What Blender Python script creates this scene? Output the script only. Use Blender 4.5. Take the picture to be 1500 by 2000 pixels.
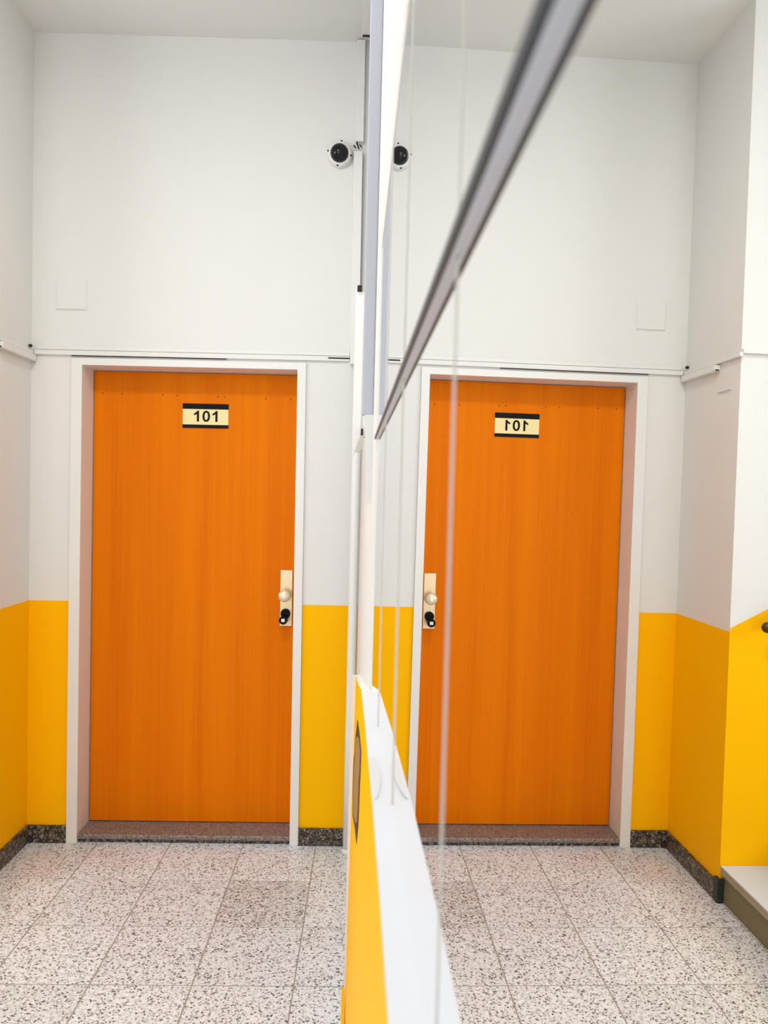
import bpy, bmesh, math, random
from mathutils import Vector, Matrix
random.seed(7)
for o in list(bpy.data.objects): bpy.data.objects.remove(o)
sc = bpy.context.scene
col = sc.collection

# ------------------------------------------------------------------ camera
F_PX, YAW, PITCH, ROLL, H = 1485.1, 0.0179, -0.0203, 0.0195, 1.5014
fw = Vector((math.sin(YAW)*math.cos(PITCH), math.cos(YAW)*math.cos(PITCH), math.sin(PITCH)))
rt = Vector((math.cos(YAW), -math.sin(YAW), 0)); up = rt.cross(fw)
rc = rt*math.cos(ROLL) + up*math.sin(ROLL); uc = up*math.cos(ROLL) - rt*math.sin(ROLL)
cam_d = bpy.data.cameras.new('camera'); cam = bpy.data.objects.new('camera', cam_d); col.objects.link(cam)
cam_d.sensor_fit = 'VERTICAL'; cam_d.sensor_height = 7.0; cam_d.sensor_width = 5.25
cam_d.lens = 7.0*F_PX/2000.0
cam_d.clip_start = 0.005
cam_d.dof.use_dof = True; cam_d.dof.focus_distance = 3.0; cam_d.dof.aperture_fstop = cam_d.lens/1.9
M = Matrix((rc, uc, -fw)).transposed().to_4x4(); M.translation = (0, 0, H)
cam.matrix_world = M
sc.camera = cam

# ------------------------------------------------------------------ light and exposure
w = bpy.data.worlds.new('world'); sc.world = w; w.use_nodes = True
w.node_tree.nodes['Background'].inputs[0].default_value = (.75, .85, 1, 1)
w.node_tree.nodes['Background'].inputs[1].default_value = 1.0
sc.view_settings.view_transform = 'Standard'; sc.view_settings.look = 'None'
sc.view_settings.gamma = 1.0; sc.view_settings.use_curve_mapping = False
sc.view_settings.exposure = 0.12

def area(name, loc, target, sx, sy, power, color):
    d = bpy.data.lights.new(name, 'AREA'); d.shape = 'RECTANGLE'; d.size = sx; d.size_y = sy
    d.energy = power; d.color = color
    o = bpy.data.objects.new(name, d); col.objects.link(o); o.location = loc
    o.rotation_euler = (Vector(target)-Vector(loc)).to_track_quat('-Z', 'Y').to_euler()
    return o
# daylight of the lobby window on the left and of the glazed entrance behind the camera
area('window_daylight', (-4.10, 0.55, 2.05), (-3.1, 0.62, 1.6), 2.3, 2.1, 58, (.93, .97, 1.0))
area('entrance_daylight', (-1.6, -2.48, 1.75), (-1.6, -1.5, 1.75), 2.2, 2.9, 14, (.96, .98, 1.0))

# ------------------------------------------------------------------ measures
D, XL, YO, ZC, ZY, ZB = 3.24, -1.4396, 2.784, 3.411, 1.033, 0.075
XA, XB, FT = -1.270, -0.2826, 2.06
LA, LB, LT, LS, REC = -1.2235, -0.3195, 2.03, 0.037, 0.137
XW, YB = -4.2, -2.6                     # lobby: far left wall, wall behind the camera
GL = 0.0273                             # distance of the mirror glass from the lens
n_ = Vector((math.cos(.0213)*math.cos(-.0065), math.sin(.0213), math.sin(-.0065))).normalized()
e_s = Vector((-n_.y, n_.x, 0)).normalized(); e_u = n_.cross(e_s)
def W(s, c, z):                         # right wall frame: along the wall, into the wall, height
    return Vector((0, 0, H)) + n_*c + e_s*s + e_u*(z-H)

# ------------------------------------------------------------------ materials
def mat(name, base, rough=.5, metal=0., spec=.5, noise=0., nscale=8., bump=0., bscale=60., emit=None):
    m = bpy.data.materials.new(name); m.use_nodes = True
    nt = m.node_tree; b = nt.nodes['Principled BSDF']
    b.inputs['Base Color'].default_value = (*base, 1); b.inputs['Roughness'].default_value = rough
    b.inputs['Metallic'].default_value = metal; b.inputs['Specular IOR Level'].default_value = spec
    tc = nt.nodes.new('ShaderNodeNewGeometry')
    if noise:
        nz = nt.nodes.new('ShaderNodeTexNoise'); nz.inputs['Scale'].default_value = nscale; nz.inputs['Detail'].default_value = 5
        nt.links.new(tc.outputs['Position'], nz.inputs['Vector'])
        mr = nt.nodes.new('ShaderNodeMapRange'); mr.inputs[3].default_value = 1-noise; mr.inputs[4].default_value = 1+noise
        nt.links.new(nz.outputs[0], mr.inputs[0])
        mx = nt.nodes.new('ShaderNodeVectorMath'); mx.operation = 'SCALE'; mx.inputs[0].default_value = base
        nt.links.new(mr.outputs[0], mx.inputs[3]); nt.links.new(mx.outputs[0], b.inputs['Base Color'])
    if bump:
        nb = nt.nodes.new('ShaderNodeTexNoise'); nb.inputs['Scale'].default_value = bscale; nb.inputs['Detail'].default_value = 4
        nt.links.new(tc.outputs['Position'], nb.inputs['Vector'])
        bp = nt.nodes.new('ShaderNodeBump'); bp.inputs['Strength'].default_value = bump; bp.inputs['Distance'].default_value = .002
        nt.links.new(nb.outputs[0], bp.inputs['Height']); nt.links.new(bp.outputs[0], b.inputs['Normal'])
    if emit:
        b.inputs['Emission Color'].default_value = (*base, 1); b.inputs['Emission Strength'].default_value = emit
    return m

def terrazzo(name, stops, scale, rough, spec=.5, var=.0):
    """speckled stone: voronoi chips, colour picked at random per chip"""
    m = bpy.data.materials.new(name); m.use_nodes = True; nt = m.node_tree; b = nt.nodes['Principled BSDF']
    g = nt.nodes.new('ShaderNodeNewGeometry')
    v = nt.nodes.new('ShaderNodeTexVoronoi'); v.inputs['Scale'].default_value = scale
    nt.links.new(g.outputs['Position'], v.inputs['Vector'])
    sp = nt.nodes.new('ShaderNodeSeparateColor'); nt.links.new(v.outputs['Color'], sp.inputs[0])
    r = nt.nodes.new('ShaderNodeValToRGB'); r.color_ramp.interpolation = 'CONSTANT'
    el = r.color_ramp.elements
    while len(el) > 1: el.remove(el[-1])
    el[0].position = 0; el[0].color = (*stops[0][1], 1)
    for p, c in stops[1:]:
        e = el.new(p); e.color = (*c, 1)
    nt.links.new(sp.outputs[0], r.inputs[0])
    oi = nt.nodes.new('ShaderNodeObjectInfo')
    mr = nt.nodes.new('ShaderNodeMapRange'); mr.inputs[3].default_value = 1-var; mr.inputs[4].default_value = 1.0
    nt.links.new(oi.outputs['Random'], mr.inputs[0])
    mx = nt.nodes.new('ShaderNodeVectorMath'); mx.operation = 'SCALE'
    nt.links.new(r.outputs[0], mx.inputs[0]); nt.links.new(mr.outputs[0], mx.inputs[3])
    nt.links.new(mx.outputs[0], b.inputs['Base Color'])
    b.inputs['Roughness'].default_value = rough; b.inputs['Specular IOR Level'].default_value = spec
    return m

def wood(name):
    m = bpy.data.materials.new(name); m.use_nodes = True; nt = m.node_tree; b = nt.nodes['Principled BSDF']
    g = nt.nodes.new('ShaderNodeNewGeometry')
    def streak(sx, sz, det):
        mp = nt.nodes.new('ShaderNodeMapping'); mp.inputs['Scale'].default_value = (sx, 1, sz)
        nt.links.new(g.outputs['Position'], mp.inputs['Vector'])
        n = nt.nodes.new('ShaderNodeTexNoise'); n.inputs['Scale'].default_value = 1; n.inputs['Detail'].default_value = det
        nt.links.new(mp.outputs[0], n.inputs['Vector']); return n
    a, c = streak(16, .35, 3), streak(170, 1.6, 4)
    ad = nt.nodes.new('ShaderNodeMath'); ad.operation = 'MULTIPLY_ADD'; ad.inputs[1].default_value = .45
    nt.links.new(c.outputs[0], ad.inputs[0]); nt.links.new(a.outputs[0], ad.inputs[2])
    r = nt.nodes.new('ShaderNodeValToRGB'); el = r.color_ramp.elements
    el[0].position = .48; el[0].color = (.72, .155, .0003, 1)
    el[1].position = .98; el[1].color = (.83, .208, .0003, 1)
    nt.links.new(ad.outputs[0], r.inputs[0]); nt.links.new(r.outputs[0], b.inputs['Base Color'])
    b.inputs['Roughness'].default_value = .45; b.inputs['Specular IOR Level'].default_value = .06
    return m

M_white = mat('white_paint', (.755, .748, .722), .75, noise=.015, nscale=5, bump=.25, bscale=90)
M_lobby = mat('lobby_paint', (.66, .64, .60), .8, noise=.02, nscale=5)
M_ceil = mat('ceiling_paint', (.78, .765, .735), .85, noise=.015, nscale=4, bump=.2)
M_yel = mat('yellow_gloss_paint', (1.0, .50, .0003), .5, spec=.06, noise=.012, nscale=6, bump=.15, bscale=80)
M_frame = mat('white_enamel', (.79, .782, .755), .35, noise=.01)
M_plast = mat('white_plastic', (.765, .757, .73), .4, noise=.01)
M_grey = mat('grey_plastic', (.50, .51, .57), .45, noise=.02)
M_joint = mat('joint_profile', (.68, .68, .62), .4, noise=.02)
M_black = mat('black_plastic', (.004, .004, .005), .45, spec=.12, noise=.1)
M_hole = mat('dark_cavity', (.02, .018, .015), .9, noise=.1)
M_dome = mat('dark_dome', (.004, .005, .008), .06, spec=.35, noise=.05)
M_brass = mat('champagne_aluminium', (.70, .57, .37), .38, metal=.75, noise=.03, nscale=60)
M_knob = mat('pale_knob', (.84, .76, .58), .28, metal=.35, noise=.02)
M_cream = mat('cream_label', (.92, .76, .38), .5, noise=.03, nscale=30)
M_alu = mat('aluminium', (.60, .64, .72), .4, metal=.0, noise=.04, nscale=120)
M_joint.node_tree.nodes['Principled BSDF'].inputs['Alpha'].default_value = .5
M_flap = mat('beige_plastic', (.50, .49, .41), .5, noise=.03)
M_refl = mat('reflection_grey', (.62, .62, .63), .5, noise=.02)
M_rfront = mat('dark_rail_front', (.03, .045, .055), .45, noise=.1)
M_mirror = mat('mirror_glass', (.95, .955, .945), .0, metal=1.0)
M_back = mat('mirror_backing', (.25, .25, .25), .8, noise=.05)
M_sill = mat('white_sill', (.68, .70, .75), .35, noise=.01)
M_step = mat('grey_step_paint', (.62, .70, .76), .45, noise=.03, nscale=12)
M_rise = mat('shaded_riser_paint', (.20, .18, .10), .6, noise=.04, nscale=12)  # shade of the riser, turned from the window, put into its base colour
M_nose = mat('brown_nosing', (.36, .32, .22), .5, noise=.04, nscale=12)
M_dgreen = mat('dark_green_paint', (.015, .03, .022), .5, noise=.1)
M_rail = mat('dark_bronze', (.10, .06, .02), .3, metal=.8, noise=.1)
M_scar = mat('bare_plaster', (.34, .18, .045), .9, noise=.35, nscale=45)
M_scar2 = mat('dark_crack', (.035, .02, .01), .9, noise=.2)
M_grout = mat('grout', (.36, .32, .28), .9, noise=.1, nscale=40)
M_pane = mat('daylit_pane', (.90, .95, 1.0), .3, emit=1.5)
M_wood = wood('orange_veneer')
M_tile = terrazzo('terrazzo', [(0, (.11, .11, .115)), (.09, (.42, .43, .45)), (.20, (.68, .71, .74)), (.42, (.81, .855, .90)), (.70, (.90, .94, .99))], 190, .30, .5, .10)
M_tile_d = terrazzo('terrazzo_darker', [(0, (.10, .10, .10)), (.13, (.37, .37, .375)), (.28, (.59, .60, .61)), (.54, (.71, .73, .75)), (.80, (.82, .845, .87))], 190, .30, .5, .06)
M_skirt = terrazzo('dark_terrazzo', [(0, (.02, .016, .012)), (.36, (.075, .058, .04)), (.66, (.16, .13, .095)), (.88, (.30, .25, .20))], 150, .35, .45, .05)
M_thr = terrazzo('threshold_stone', [(0, (.10, .075, .065)), (.22, (.21, .165, .145)), (.55, (.28, .225, .20)), (.85, (.36, .30, .27))], 260, .4, .45, .02)

# ------------------------------------------------------------------ helpers
def link(name, me, mats, parent=None):
    o = bpy.data.objects.new(name, me); col.objects.link(o)
    for m in (mats if isinstance(mats, (list, tuple)) else [mats]): me.materials.append(m)
    if parent: o.parent = parent
    return o
def pyd(name, vs, fs, mats, parent=None, idx=None, smooth=False):
    me = bpy.data.meshes.new(name); me.from_pydata([tuple(v) for v in vs], [], fs); me.update()
    bm = bmesh.new(); bm.from_mesh(me); bmesh.ops.recalc_face_normals(bm, faces=bm.faces); bm.to_mesh(me); bm.free()
    if idx:
        for p, i in zip(me.polygons, idx): p.material_index = i
    if smooth:
        for p in me.polygons: p.use_smooth = True
    return link(name, me, mats, parent)
def tag(o, label=None, cat=None, group=None, kind=None):
    if label: o['label'] = label
    if cat: o['category'] = cat
    if group: o['group'] = group
    if kind: o['kind'] = kind
    return o
def empty(name, loc=(0, 0, 0)):
    o = bpy.data.objects.new(name, None); o.empty_display_size = .05; o.location = loc; col.objects.link(o); return o
def part(o, root):
    o.parent = root; o.matrix_parent_inverse = Matrix.Translation(root.location).inverted(); return o
BF = [(0,1,2,3), (7,6,5,4), (0,4,5,1), (1,5,6,2), (2,6,7,3), (3,7,4,0)]
def bevel(o, w, seg=2):
    if w:
        bm = bmesh.new(); bm.from_mesh(o.data)
        bmesh.ops.bevel(bm, geom=bm.edges[:], offset=w, segments=seg, affect='EDGES', profile=.5, clamp_overlap=True)
        bm.to_mesh(o.data); bm.free()
    return o
def box(name, a, b, m, parent=None, bev=0):
    (x0, y0, z0), (x1, y1, z1) = a, b
    vs = [(x0,y0,z0),(x1,y0,z0),(x1,y1,z0),(x0,y1,z0),(x0,y0,z1),(x1,y0,z1),(x1,y1,z1),(x0,y1,z1)]
    o = pyd(name, vs, BF, m); bevel(o, bev)
    return part(o, parent) if parent else o
def wbox(name, s0, s1, c0, c1, z0, z1, m, parent=None, bev=0):
    vs = [W(s0,c0,z0),W(s0,c1,z0),W(s1,c1,z0),W(s1,c0,z0),W(s0,c0,z1),W(s0,c1,z1),W(s1,c1,z1),W(s1,c0,z1)]
    o = pyd(name, vs, BF, m); bevel(o, bev)
    return part(o, parent) if parent else o
def lathe(name, prof, center, axis, m, parent=None, seg=28):
    """prof: (radius, distance along axis) pairs"""
    ax = Vector(axis).normalized(); u = ax.orthogonal().normalized(); v = ax.cross(u)
    vs, fs = [], []; c = Vector(center)
    for r, t in prof:
        for k in range(seg):
            a = 2*math.pi*k/seg; vs.append(c+ax*t+(u*math.cos(a)+v*math.sin(a))*r)
    for i in range(len(prof)-1):
        for k in range(seg):
            fs.append((i*seg+k, i*seg+(k+1) % seg, (i+1)*seg+(k+1) % seg, (i+1)*seg+k))
    fs.append(tuple(range(seg))); fs.append(tuple(range((len(prof)-1)*seg, len(prof)*seg)))
    o = pyd(name, vs, fs, m, smooth=True)
    for p in o.data.polygons:
        if len(p.vertices) > 4: p.use_smooth = False
    return part(o, parent) if parent else o
def tube(name, pts, r, m, parent=None, seg=12):
    pts = [Vector(p) for p in pts]; vs, fs = [], []; prev = None
    for i, p in enumerate(pts):
        t = (pts[min(i+1, len(pts)-1)]-pts[max(i-1, 0)]).normalized()
        u = (prev - t*prev.dot(t)).normalized() if prev else t.orthogonal().normalized()
        prev = u; v = t.cross(u)
        for k in range(seg):
            a = 2*math.pi*k/seg; vs.append(p+(u*math.cos(a)+v*math.sin(a))*r)
    for i in range(len(pts)-1):
        for k in range(seg): fs.append((i*seg+k, i*seg+(k+1) % seg, (i+1)*seg+(k+1) % seg, (i+1)*seg+k))
    fs.append(tuple(range(seg))); fs.append(tuple(range((len(pts)-1)*seg, len(pts)*seg)))
    o = pyd(name, vs, fs, m, smooth=True)
    return part(o, parent) if parent else o
def prism(name, poly, to3, depth, m, parent=None):
    """poly: 2-D outline, to3(u, v, w) -> point; extruded by depth"""
    n = len(poly)
    vs = [to3(u, v, 0) for u, v in poly]+[to3(u, v, depth) for u, v in poly]
    fs = [tuple(range(n)), tuple(range(2*n-1, n-1, -1))]+[(i, (i+1) % n, n+(i+1) % n, n+i) for i in range(n)]
    o = pyd(name, vs, fs, m)
    return part(o, parent) if parent else o
def quads(name, qs, mats):
    vs, fs, idx = [], [], []
    for q, i in qs:
        fs.append(tuple(range(len(vs), len(vs)+len(q)))); vs += q; idx.append(i)
    me = bpy.data.meshes.new(name); me.from_pydata([tuple(v) for v in vs], [], fs); me.update()
    for p, i in zip(me.polygons, idx): p.material_index = i
    return link(name, me, mats)

def boxq(x0, x1, y0, y1, z0, z1, i):
    v = [(x0,y0,z0),(x1,y0,z0),(x1,y1,z0),(x0,y1,z0),(x0,y0,z1),(x1,y0,z1),(x1,y1,z1),(x0,y1,z1)]
    return [([v[k] for k in f], i) for f in ((3,2,1,0),(4,5,6,7),(0,1,5,4),(1,2,6,5),(2,3,7,6),(3,0,4,7))]

# ------------------------------------------------------------------ the setting
# floor: bed + terrazzo tiles on a 31 x 31.5 cm grid
floor = box('floor', (XW-.1, YB-.1, -.12), (.35, D+.3, -.0009), M_grout)
tag(floor, 'polished speckled terrazzo tile floor of the corridor', 'floor', kind='structure')
TX, TY, GX = .3105, .3165, -.2065
tcache = {}
def tile(x0, x1, y0, y1, m):
    k = (round(x1-x0, 4), round(y1-y0, 4), m.name)
    if k not in tcache:
        g = .0018; w_, d_ = (x1-x0)/2-g, (y1-y0)/2-g
        b = .0012
        vs = [(-w_,-d_,-.004),(w_,-d_,-.004),(w_,d_,-.004),(-w_,d_,-.004),(-w_,-d_,-b),(w_,-d_,-b),(w_,d_,-b),(-w_,d_,-b),
              (-w_+b,-d_+b,0),(w_-b,-d_+b,0),(w_-b,d_-b,0),(-w_+b,d_-b,0)]
        fs = [(0,1,5,4),(1,2,6,5),(2,3,7,6),(3,0,4,7),(4,5,9,8),(5,6,10,9),(6,7,11,10),(7,4,8,11),(8,9,10,11),(3,2,1,0)]
        me = bpy.data.meshes.new('tile'); me.from_pydata(vs, [], fs); me.update(); me.materials.append(m); tcache[k] = me
    o = bpy.data.objects.new('tile', tcache[k]); col.objects.link(o); o.location = ((x0+x1)/2, (y0+y1)/2, 0); o.parent = floor
xs = [GX+TX*k for k in range(1, -14, -1)]
for iy in range(0, 19):
    y1 = 3.2485-TY*iy; y0 = y1-TY
    if y1 <= YB: break
    for ix in range(13):
        x1 = GX+TX*(1-ix); x0 = x1-TX
        if x1 <= XW: break
        if x1 < XL-.05 and y0 > YO-.05: continue          # behind the stub wall
        if x1 < XL-.35 and y1 < YO and y0 > 1.45: continue # under the stairs
        tile(max(x0, XW), min(x1, .06), max(y0, YB), min(y1, 3.2485), M_tile_d if (iy, ix) in ((1, 1),) else M_tile)

ceiling = box('ceiling', (XW-.1, YB-.1, ZC), (.35, D+.3, ZC+.15), M_ceil)
tag(ceiling, 'plain off-white painted ceiling of the corridor', 'ceiling', kind='structure')

def banded(name, pieces, label):
    o = quads(name, pieces, [M_white, M_yel]); tag(o, label, 'wall', kind='structure'); return o
T = .2
# end wall with the door opening
oa, ob, ot = XA+.01, XB-.01, FT-.01
banded('wall_back', boxq(XL-.2, oa, D, D+T, 0, ZY, 1)+boxq(XL-.2, oa, D, D+T, ZY, ZC, 0)+boxq(ob, .3, D, D+T, 0, ZY, 1)
       + boxq(ob, .3, D, D+T, ZY, ZC, 0)+boxq(oa, ob, D, D+T, ot, ZC, 0), 'end wall around the orange door, white above a yellow dado')
# short left wall beside the door and the stair wall that turns off it
banded('wall_left', boxq(XL-.19, XL, YO+.001, D, 0, ZY, 1)+boxq(XL-.19, XL, YO+.001, D, ZY, ZC, 0), 'short side wall left of the door, white above yellow')
x0 = XW-.1; zr = ZY+.014
def slope(x): return zr+(XL-x)*.53
xk = XL-.19
q = []
ypl = YO
q.append(([(XL,ypl,0),(x0,ypl,0),(x0,ypl,slope(x0)),(XL,ypl,zr)], 1))
q.append(([(XL,ypl,zr),(x0,ypl,slope(x0)),(x0,ypl,ZC),(XL,ypl,ZC)], 0))
q += boxq(x0, XL-.001, YO+.0005, YO+.19, 0, ZC, 0)
banded('wall_stair', q, 'stair wall with a yellow dado rising along the steps')
# lobby walls out of view
def plain(name, a, b, label): return tag(box(name, a, b, M_white), label, 'wall', kind='structure')
wy0, wy1, wz0, wz1 = -.60, 1.70, 1.0, 3.10
lw = quads('wall_lobby', boxq(XW-.2, XW, YB, wy0, 0, ZC, 0)+boxq(XW-.2, XW, wy1, YO, 0, ZC, 0)+boxq(XW-.2, XW, wy0, wy1, 0, wz0, 0)+boxq(XW-.2, XW, wy0, wy1, wz1, ZC, 0), [M_lobby])
tag(lw, 'beige lobby wall with the daylight window', 'wall', kind='structure')
ex0, ex1, ez1 = -2.75, -.45, 3.2
ew = quads('wall_entrance', boxq(XW-.2, ex0, YB-.2, YB, 0, ZC, 0)+boxq(ex1, .3, YB-.2, YB, 0, ZC, 0)+boxq(ex0, ex1, YB-.2, YB, ez1, ZC, 0), [M_lobby])
tag(ew, 'beige entrance wall behind the viewer', 'wall', kind='structure')
def glazing(name, lab, fr, panes):
    r = empty(name, fr[0][0]); tag(r, lab, 'window', kind='structure')
    for a, b in fr: box('window_frame', a, b, M_frame, r, .004)
    for a, b in panes: box('pane', a, b, M_pane, r)
ym = (wy0+wy1)/2
glazing('window_1', 'tall daylight window of the lobby', [((XW-.12,wy0,wz0),(XW-.04,wy1,wz0+.06)),((XW-.12,wy0,wz1-.06),(XW-.04,wy1,wz1)),((XW-.12,wy0,wz0+.06),(XW-.04,wy0+.06,wz1-.06)),((XW-.12,wy1-.06,wz0+.06),(XW-.04,wy1,wz1-.06)),((XW-.12,ym-.03,wz0+.06),(XW-.04,ym+.03,wz1-.06))],
        [((XW-.09,wy0+.06,wz0+.06),(XW-.07,ym-.03,wz1-.06)),((XW-.09,ym+.03,wz0+.06),(XW-.07,wy1-.06,wz1-.06))])
xm = (ex0+ex1)/2
glazing('window_2', 'glazed entrance front behind the viewer', [((ex0,YB-.12,0),(ex1,YB-.04,.1)),((ex0,YB-.12,ez1-.07),(ex1,YB-.04,ez1)),((ex0,YB-.12,.1),(ex0+.07,YB-.04,ez1-.07)),((ex1-.07,YB-.12,.1),(ex1,YB-.04,ez1-.07)),((xm-.04,YB-.12,.1),(xm+.04,YB-.04,ez1-.07))],
        [((ex0+.07,YB-.09,.1),(xm-.04,YB-.07,ez1-.07)),((xm+.04,YB-.09,.1),(ex1-.07,YB-.07,ez1-.07))])

# right wall: white, slightly out of plumb; the mirror is let in flush with it
SJ, SN = .975, -.62                     # far and near end of the mirror
ZTOP = H+.318
def zin(s):                             # lower edge of the glass
    t = [(-.7,.171),(.27,.171),(.32,.173),(.45,.183),(.53,.193),(.7,.213),(1.0,.253)]
    for (a, b), (c, d) in zip(t, t[1:]):
        if s <= c: return H-(b+(d-b)*(s-a)/(c-a))
    return H-t[-1][1]
def zout(s):                            # upper edge of the yellow plinth
    t = [(-.7,.172),(.27,.172),(.32,.174),(.45,.184),(.53,.194),(.7,.214),(1.0,.256),(1.3,.325),(1.98,.468),(2.1,.47)]
    for (a, b), (c, d) in zip(t, t[1:]):
        if s <= c: return H-(b+(d-b)*(s-a)/(c-a))
    return H-t[-1][1]
def ws(s0, s1, z0, z1, c0, c1, i):
    v = [W(s0,c0,z0),W(s0,c1,z0),W(s1,c1,z0),W(s1,c0,z0),W(s0,c0,z1),W(s0,c1,z1),W(s1,c1,z1),W(s1,c0,z1)]
    return [([v[k] for k in f], i) for f in BF]
wr = ws(SJ, 3.30, -.02, ZC+.03, GL, GL+.2, 0)+ws(SN, SJ, ZTOP, ZC+.03, GL, GL+.2, 0)+ws(SN, SJ, -.02, H-.30, GL, GL+.2, 0)+ws(-2.75, SN, -.02, ZC+.03, GL, GL+.2, 0)
wr += ws(SN, SJ, H-.30, ZTOP, GL+.05, GL+.2, 0)
o = quads('wall_right', wr, [M_white]); tag(o, 'white side wall carrying the long mirror', 'wall', kind='structure')
# yellow plinth, 2 cm proud, its top edge rising towards the viewer
SP = 1.98
CP = .0157                              # plinth face at its top edge, distance from the lens
st = [-2.7, -.6, -.2, .1, .27, .32, .38, .45, .53, .6, .7, .83, .97, 1.0, 1.15, 1.3, 1.5, 1.75, SP]
vs, fs = [], []
for s in st:
    zt = zout(max(s, -.69)); vs += [W(s,.0065,-.01), W(s,CP,zt), W(s,GL+.004,(min(zt, zin(s))-.02 if s < 1.0 else zt)), W(s,GL+.004,-.01)]
for i in range(len(st)-1):
    a = 4*i; b = a+4
    for k in range(4): fs.append((a+k, a+(k+1) % 4, b+(k+1) % 4, b+k))
fs += [(3,2,1,0), tuple(4*(len(st)-1)+k for k in range(4))]
pl = pyd('wall_plinth', vs, fs, [M_yel, M_white], idx=[1 if k % 4 == 1 and k < 4*(len(st)-1) else 0 for k in range(len(fs))])
tag(pl, 'bright yellow lower wall beneath the mirror ledge', 'wall', kind='structure')
wbox('corner_bead', SP-.003, SP+.003, .0042, GL, -.01, zout(SP), M_frame, pl)
wbox('skirting_step', 1.2, 1.925, -.0015, .0065, 0, .243, M_yel, pl, .001)
def chip(pts, name, m, lift):
    c = .0140
    vv = []
    for x, y in pts:
        d = F_PX*c/(x-692+.026*(y-969)); vv.append((d, H-(y-969)/F_PX*d))
    def to3(s, z, w): 
        cf = .0065+(CP-.0065)*max(0, min(1, z/(H-.2))); return W(s, cf-lift+w, z)
    return prism(name, vv, to3, .002, m, pl)
chip([(697,1409),(700.5,1440),(703,1470),(702,1510),(700.6,1545),(699.6,1580),(698.2,1620),(695.5,1654),(693,1622),(689.4,1597),(689.8,1540),(690.6,1492),(692.6,1474),(694,1444)], 'paint_crack', M_scar2, .0004)
chip([(697,1440),(700,1446),(702,1472),(701,1510),(699.4,1545),(698.4,1580),(696.8,1612),(694.6,1612),(690.6,1594),(691,1540),(691.8,1496),(693.8,1476),(695.2,1446)], 'bare_patch', M_scar, .0008)

# ------------------------------------------------------------------ mirror on the right wall
mir = empty('wall_mirror', W(0, GL, H-.2)); tag(mir, 'long wall mirror reflecting the orange door, with aluminium rail and white ledge', 'mirror')
cols = [SN, -.50, -.262, -.024, .214, .450, .700, SJ]
def zrail(s): return H+.0685+.006*max(0, min(1, (s-.1)/.9))
def wprism(name, st_, f, m):
    """f(s) -> four (c, z) corners"""
    vs, fs = [], []
    for s in st_: vs += [W(s, c, z) for c, z in f(s)]
    for i in range(len(st_)-1):
        a = 4*i; b = a+4
        for k in range(4): fs.append((a+k, a+(k+1) % 4, b+(k+1) % 4, b+k))
    fs += [(3,2,1,0), tuple(4*(len(st_)-1)+k for k in range(4))]
    return part(pyd(name, vs, fs, m), mir)
for a, b in zip(cols, cols[1:]):
    g = .0006
    ss = [a+g+(b-a-2*g)*k/4 for k in range(5)]
    wprism('mirror_pane', ss, lambda s: [(GL, zin(s)-.004), (GL, zrail(s)), (GL+.004, zrail(s)), (GL+.004, zin(s)-.004)], M_mirror)
    wprism('mirror_pane', ss, lambda s: [(GL, zrail(s)+.0005), (GL, ZTOP), (GL+.004, ZTOP), (GL+.004, zrail(s)+.0005)], M_mirror)
for a in cols[1:-1]:
    wbox('joint_strip', a-.002, a+.002, GL-(.0007 if a > .3 else .0003), GL+.002, zin(a)-.002, ZTOP, M_joint, mir)
wbox('backing', SN, SJ, GL+.005, GL+.03, H-.29, ZTOP, M_back, mir)
wprism('rail', [SN, 0, .05, .1, .2, .4, .6, .8, SJ-.002], lambda s: [(GL-.0020, zrail(s)-.0012), (GL-.0020, zrail(s)+.0018), (GL+.001, zrail(s)+.0018), (GL+.001, zrail(s)-.0012)], M_alu)
wprism('rail_front', [SN, 0, .05, .1, .2, .4, .6, .8, SJ-.004], lambda s: [(GL-.0036, zrail(s)-.0013), (GL-.0036, zrail(s)+.0018), (GL-.002, zrail(s)+.0018), (GL-.002, zrail(s)-.0013)], M_rfront)  # dark strip over the front face of the rail
st2 = [SN, -.2, .1, .27, .32, .38, .45, .53, .6, .7, .83, .9, SJ]
wprism('ledge', st2, lambda s: [(CP-.0003, zout(s)+.0005), (GL+.001, zin(s)), (GL+.001, zin(s)-.03), (CP-.0003, zout(s)-.001)], M_sill)
wbox('frame_edge', SJ-.0015, SJ+.012, GL-.0012, GL+.01, zin(SJ)-.01, ZTOP+.02, M_frame, mir, .0004)
wbox('frame_edge', SN, SJ, GL-.0006, GL+.01, ZTOP-.001, ZTOP+.02, M_frame, mir)
# pale grey sliver that paints a reflection onto the ledge
wprism('ledge_reflection', [.46, .475, .50, .53, .56, .575], lambda s: [(CP+.0012, zout(s)-.001), (CP+.0012, zout(s)+.0009), (CP+.0012+.006*math.sin(math.pi*(s-.45)/.135), zin(s)+.0007), (CP+.0012+.006*math.sin(math.pi*(s-.45)/.135), zin(s)-.001)], M_refl)

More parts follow.
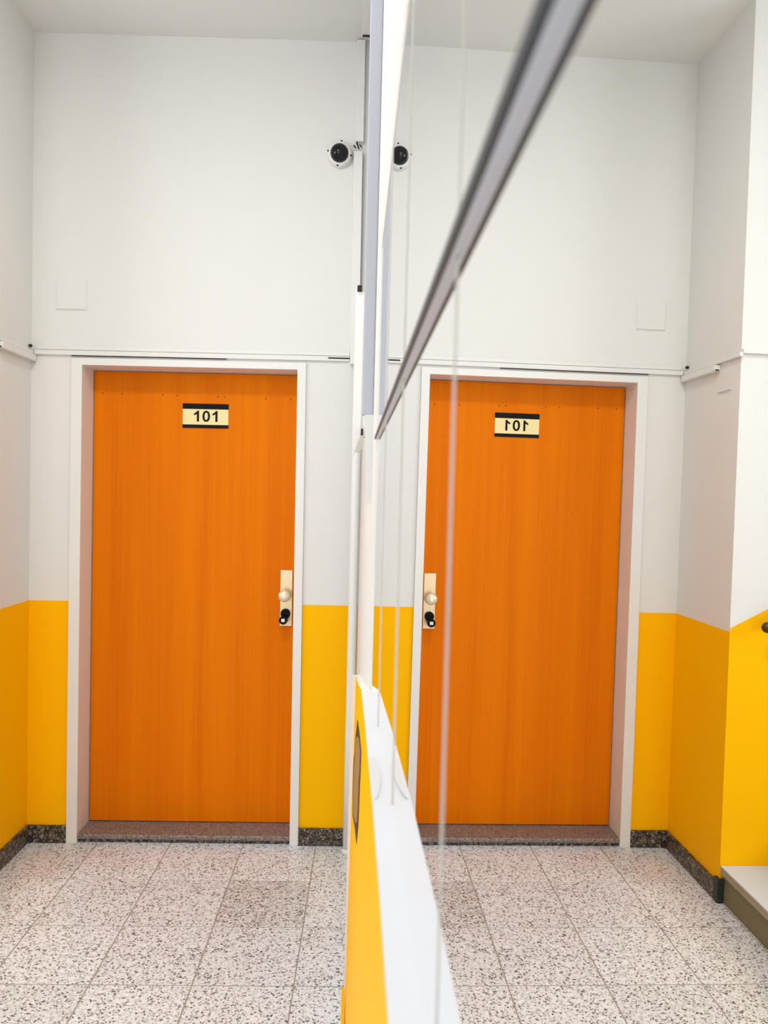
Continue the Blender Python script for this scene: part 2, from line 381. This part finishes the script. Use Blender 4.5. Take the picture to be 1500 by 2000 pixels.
# conduits on the right wall beyond the mirror
vs = []
for s_ in (1.228, 1.243): vs += [W(s_, .0085, 1.632), W(s_, GL-.0005, 1.632), W(s_, GL-.0005, ZC-.002), W(s_, .002, ZC-.002)]
t = bevel(pyd('cable_trunking', vs, [(0,1,2,3),(7,6,5,4),(0,4,5,1),(1,5,6,2),(2,6,7,3),(3,7,4,0)], M_grey), .002)
tag(t, 'narrow grey vertical trunking right beside the mirror edge', 'trunking', 'cable trunking')
t = wprism('x', [1.20, 1.222], lambda s: [(.013, 1.63), (GL, 1.63), (GL, 1.490), (.0195, 1.490)], M_plast); t.name = 'cable_cover'; t.parent = None; t.matrix_parent_inverse = Matrix()
tag(t, 'tapered white strip below the grey trunking on the mirror wall', 'cover strip')
t = empty('cable_trunking', W(2.0, .01, 1.6)); tag(t, 'white trunking with a slanted open lower end on the mirror wall', 'trunking', 'cable trunking')
vs = []
for s in (1.98, 2.02): vs += [W(s, -.0095, 1.60), W(s, .012, 1.655), W(s, .012, 2.03), W(s, -.0095, 2.03)]
part(pyd('duct', vs, [(0,1,2,3),(7,6,5,4),(0,4,5,1),(1,5,6,2),(2,6,7,3),(3,7,4,0)], M_plast), t)
wbox('wall_strip', 1.985, 2.02, .012, GL, 1.655, 2.03, M_frame, t)
prism('end_flap', [(-.0016, 1.6144), (.0104, 1.6144), (.0193, 1.630), (.0199, 1.657), (.0133, 1.657), (.0058, 1.6357)], lambda c, z, w: W(1.962+w, c, z), .012, M_flap, t)
wbox('cable_hole', 1.970, 1.978, .0125, .0180, 1.6597, 1.6757, M_hole, t)
wbox('cable_hole', 1.975, 2.01, -.006, .006, 2.03, 2.046, M_hole, t, .002)

# ------------------------------------------------------------------ added ceiling lamp, out of view, as fill for left wall and floor
LX, LY = -.60, 1.40
lamp = empty('fill_ceiling_lamp', (LX, LY, ZC)); tag(lamp, 'round white ceiling lamp added out of view as fill light', 'lamp')
lathe('fill_lamp_base', [(.19, 0), (.19, .025), (.175, .03)], (LX, LY, ZC-.0005), (0, 0, -1), M_frame, lamp, 36)
M_lit = mat('fill_diffuser', (1.0, .98, .95), .4, emit=2.5)
lathe('fill_lamp_shade', [(.172, .028), (.165, .05), (.13, .068), (.07, .077), (.005, .08)], (LX, LY, ZC), (0, 0, -1), M_lit, lamp, 36)
ld = bpy.data.lights.new('fill_lamp_light', 'AREA'); ld.shape = 'DISK'; ld.size = .32; ld.energy = 22; ld.color = (1.0, .985, .96)
lo_ = bpy.data.objects.new('fill_lamp_light', ld); col.objects.link(lo_); lo_.location = (LX, LY, ZC-.09); part(lo_, lamp)

# ------------------------------------------------------------------ skirting, threshold
def skirt(name, a, b, lab): return tag(box(name, a, b, M_skirt, None, .0015), lab, 'baseboard', kind='structure')
skirt('baseboard_back', (XL+.012, D-.012, 0), (XA, D, ZB), 'dark speckled stone skirting left of the door frame')
skirt('baseboard_back', (XB, D-.012, 0), (-.075, D, ZB), 'dark speckled stone skirting right of the door frame')
skirt('baseboard_left', (XL, YO+.022, 0), (XL+.012, D, ZB), 'dark speckled stone skirting along the short left wall')
o = box('trim_1', (XL-.012, YO-.012, 0), (XL+.013, YO+.022, .092), M_dgreen, None, .002)
tag(o, 'dark green painted block closing the skirting at the first step', 'trim', kind='structure')
o = box('trim_2', (LA-.02, D-.006, .016), (LB+.02, D+REC+.02, LS), M_thr, None, .005); tag(o, 'grey speckled stone door threshold', 'threshold', kind='structure')
lo = box('threshold_base', (LA-.02, D+.006, -.002), (LB+.02, D+REC, .016), M_skirt, o)

# ------------------------------------------------------------------ door
door = empty('door_1', ((LA+LB)/2, D, 0)); tag(door, 'orange wood veneer door number 101 in a white steel frame', 'door', kind='structure')
yf = D-.010; yr = D+REC
fr = []
def fp(x0, x1, z0, z1): return boxq(x0, x1, yf, D+.02, z0, z1, 0)
vs = [(XA,0),(XA,FT),(XB,FT),(XB,0),(LB,0),(LB,LT),(LA,LT),(LA,0)]
n = 8
V = [(x, yf, z) for x, z in vs]+[(x, yr+.03, z) for x, z in vs]
fs = [(0,1,6,7),(1,2,5,6),(2,3,4,5),(8+7,8+6,8+1,8+0),(8+6,8+5,8+2,8+1),(8+5,8+4,8+3,8+2)]+[(i,(i+1) % n, n+(i+1) % n, n+i) for i in range(n)]
f_ = part(pyd('frame', V, fs, M_frame), door); bevel(f_, .002, 2)
leaf = box('leaf', (LA+.003, yr-.012, LS+.004), (LB+.02, yr+.03, LT-.003), M_wood, door, .002)
YL = yr-.012
for x, z in ((-1.183,1.93),(-1.098,1.93),(-.92,1.928),(-.86,1.927),(-.68,1.925),(-.65,1.925),(-.47,1.922),(-.36,1.92)):
    lathe('nail_hole', [(.0028, 0), (.0028, .0008)], (x, YL-.0006, z), (0, 1, 0), M_hole, door, 8)
# number plate
np_ = box('number_plate', (-.832, YL-.003, 1.787), (-.632, YL, 1.893), M_cream, door, .0005); np_['label'] = 'cream plate with black bands reading 101'
def sub(o, p): o.parent = p; o.matrix_parent_inverse = p.matrix_world.inverted() if False else Matrix(); return o
def subpart(o, p):
    # p sits under a root that is only translated
    o.parent = p; o.matrix_parent_inverse = Matrix(); return o
subpart(box('band', (-.8325, YL-.0036, 1.8695), (-.6315, YL-.0028, 1.8935), M_black), np_)
subpart(box('band', (-.8325, YL-.0036, 1.7865), (-.6315, YL-.0028, 1.8015), M_black), np_)
def onp(u, v, w): return Vector((-.832+u, YL-.0036+w, 1.893-v))
def digit1(u):
    P = [(0.0225,.0305),(0.0225,.078),(.0130,.078),(.0130,.0445),(.0075,.0485),(.0005,.0505),(.0005,.0425),(.0065,.0395),(.0115,.0355),(.0145,.0305)]
    subpart(prism('digit', [(u+a, b) for a, b in P], onp, .001, M_black), np_)
def digit0(u):
    vs, fs = [], []; N = 28
    for k in range(N):
        a = 2*math.pi*k/N; ca, sa = math.cos(a), math.sin(a)
        sg = lambda t, e: math.copysign(abs(t)**e, t)
        for rx, ry, w in ((.0165,.0243,0),(.0072,.0160,0),(.0165,.0243,.001),(.0072,.0160,.001)):
            vs.append(onp(u+.0165+rx*sg(ca,.85), .0543+ry*sg(sa,.9), w))
    for k in range(N):
        a = 4*k; b = 4*((k+1) % N)
        fs += [(a,b,b+1,a+1),(a+2,a+3,b+3,b+2),(a,a+2,b+2,b),(a+1,b+1,b+3,a+3)]
    subpart(pyd('digit', vs, fs, M_black), np_)
digit1(.049); digit0(.0865); digit1(.1300)
# lock
lp = box('lock_plate', (-.391, YL-.009, .921), (-.338, YL, 1.168), M_brass, door, .0012); lp['label'] = 'champagne coloured long lock plate'
k_ = lathe('knob', [(.011,0),(.010,.022),(.018,.028),(.0245,.036),(.0265,.044),(.0245,.053),(.017,.059),(.006,.0615)], (-.368, YL-.009, 1.060), (0, -1, 0), M_knob); subpart(k_, lp)
c_ = lathe('lock_rosette', [(.021,0),(.021,.012),(.019,.016)], (-.366, YL-.009, .977), (0, -1, 0), M_black); subpart(c_, lp)
c_ = lathe('lock_cylinder', [(.015,0),(.015,.030),(.0185,.034),(.0185,.046),(.017,.049)], (-.370, YL-.020, .955), (0, -1, 0), M_black); subpart(c_, lp)
subpart(box('cylinder_mark', (-.3775, YL-.0705, .9485), (-.3625, YL-.068, .9625), M_frame, None, .001), lp)

# ------------------------------------------------------------------ trunking on the walls
def trunk(a, b, lab, bev=.002, darks=()):
    r = empty('cable_trunking', a); tag(r, lab, 'trunking', 'cable trunking')
    box('duct', a, b, M_plast, r, bev)
    for e in darks: box('dark_piece', *e, M_hole, r)  # dark boxes: open duct ends, also thin dark lines beside the ducts
    return r
trunk((XL+.018, D-.013, 2.070), (-.100, D, 2.090), 'long white trunking running above the door frame', darks=[((-1.27, D-.011, 2.0675), (-.62, D-.002, 2.0705)), ((-.19, D-.0145, 2.079), (-.10, D-.012, 2.0845))])
o = box('cover_strip', (XL+.02, D-.006, 2.0925), (-.10, D, 2.1105), M_plast, None, .002); tag(o, 'thin white strip lying directly above the door trunking', 'cover strip')
trunk((XL, YO-.016, 2.070), (XL+.014, D-.014, 2.086), 'thin white trunking along the short left wall', darks=[((XL+.002, D-.030, 2.098), (XL+.012, D-.018, 2.108))])
trunk((XL, 2.937, 2.041), (XL+.026, D-.012, 2.066), 'thicker short white trunking below the thin one on the left wall',
      darks=[((XL+.006, 2.9355, 2.0425), (XL+.022, 2.938, 2.048)), ((XL+.004, D-.013, 2.045), (XL+.022, D-.0105, 2.062))])
trunk((-4.1, YO-.016, 2.082), (XL-.001, YO, 2.100), 'white trunking along the stair wall')
o = box('wall_clip', (XL, 2.845, 1.957), (XL+.006, 2.945, 1.964), M_plast, None, .001); tag(o, 'small white clip strip on the short left wall under the trunking', 'clip')
trunk((-.098, D-.028, 2.056), (-.060, D, 2.945), 'white corner trunking below the dome camera cable', darks=[((-.0605, D-.0285, 2.10), (-.0590, D-.026, 2.94))])
trunk((-.092, D-.028, 2.985), (-.058, D, 3.405), 'white corner trunking between camera cable and ceiling')
r = empty('cable_trunking', W(2.5, 0, 3.37)); tag(r, 'white trunking along the ceiling edge above the mirror wall', 'trunking', 'cable trunking')
wbox('duct', .4, 3.12, -.018, GL-.001, 3.368, 3.41, M_plast, r, .002); wbox('dark_piece', 3.118, 3.124, -.014, .024, 3.362, 3.405, M_hole, r)
wbox('dark_line', .5, 3.12, .0165, .0175, 3.3672, 3.369, M_hole, r)  # thin dark strip along the underside of the duct
r = empty('corner_pipe', (-.07, 3.15, 0)); tag(r, 'white painted vertical pipe in the corner right of the door', 'pipe')
tube('pipe', [(-.0705+.0085*z/2.05, 3.165, z) for z in (0, .5, 1.0, 1.5, 2.05)], .0195, M_frame, r)
lathe('foot_collar', [(.0225, 0), (.0225, .018), (.0195, .022)], (-.0705, 3.165, 0), (0, 0, 1), M_frame, r)

# blank cover plate
r = empty('blank_cover_plate', (-1.273, D, 2.32)); tag(r, 'square blank cover plate painted white above the door corner', 'cover plate')
box('plate', (-1.337, D-.007, 2.262), (-1.210, D, 2.384), M_white, r, .004)
box('rim', (-1.340, D-.002, 2.259), (-1.207, D, 2.387), M_plast, r, .0008)

# ------------------------------------------------------------------ dome camera
cc = Vector((-.157, D, 2.936))
r = empty('security_camera', cc); tag(r, 'white dome security camera with dark glass dome on the end wall', 'camera')
ax = Vector((-.01, -1, -.17)).normalized()
lathe('housing', [(.053,0),(.054,.006),(.053,.018),(.050,.030),(.046,.037),(.041,.040),(.0385,.0395)], cc, ax, M_plast, r, 36)
dm = cc+ax*.036
lathe('dome', [(0.0385,0)]+[(0.0385*math.cos(a), .036*math.sin(a)) for a in [math.radians(8*k) for k in range(1, 11)]]+[(.001,.036)], dm, ax, M_dome, r, 32)
u_ = ax.orthogonal().normalized(); v_ = ax.cross(u_)
for a in (35, 125, 215, 305):
    d_ = u_*math.cos(math.radians(a))+v_*math.sin(math.radians(a))
    lathe('screw', [(.0042,0),(.0042,.003),(.001,.0035)], cc+ax*.0335+d_*.0475, ax, M_black, r, 10)
for k, (z0, z1) in enumerate(((2.972, 2.958), (2.968, 2.976), (2.976, 2.960))):
    x = -.099+k*.0125
    tube('cable', [(x, D-.020, z1+.012), (x+.003, D-.024, (z0+z1)/2), (x+.009, D-.020, z0-.012)], .0026, M_black, r, 8)

# ------------------------------------------------------------------ staircase at the left
stair = empty('staircase', (XL, YO, 0)); tag(stair, 'grey painted stair with pale treads and risers coloured as shaded rising left of the corridor', 'stairs', kind='structure')
for i in range(9):
    xr = XL-.002-.285*i; zt = .141+.158*i
    box('riser', (max(xr-.30, XW), 1.50, zt-.158 if i else 0), (xr-.012, YO-.001, zt-.034), M_rise, stair)
    box('tread', (max(xr-.30, XW), 1.48, zt-.006), (xr, YO-.001, zt), M_step, stair, .002)
    box('nosing', (max(xr-.30, XW), 1.482, zt-.034), (xr-.001, YO-.001, zt-.006), M_nose, stair, .002)
hr = empty('stair_handrail', (-1.54, 2.714, 1.066)); tag(hr, 'dark bronze handrail with a ball end on the stair wall', 'handrail')
P0 = Vector((-1.545, 2.714, 1.064)); P1 = P0+Vector((-2.2, 0, 2.2*.554))
tube('bar', [P0, P0.lerp(P1, .5), P1], .012, M_rail, hr)
lathe('ball_end', [(.004,-.021)]+[(.021*math.cos(math.radians(a)), .021*math.sin(math.radians(a))) for a in range(-75, 76, 15)]+[(.004,.021)], P0, (1, 0, 0), M_rail, hr, 20)
for tt in (.12, .5, .9):
    p = P0.lerp(P1, tt); tube('bracket', [p-Vector((0,0,.01)), p+Vector((0,.03,-.04)), p+Vector((0,.071,-.04))], .006, M_rail, hr, 8)
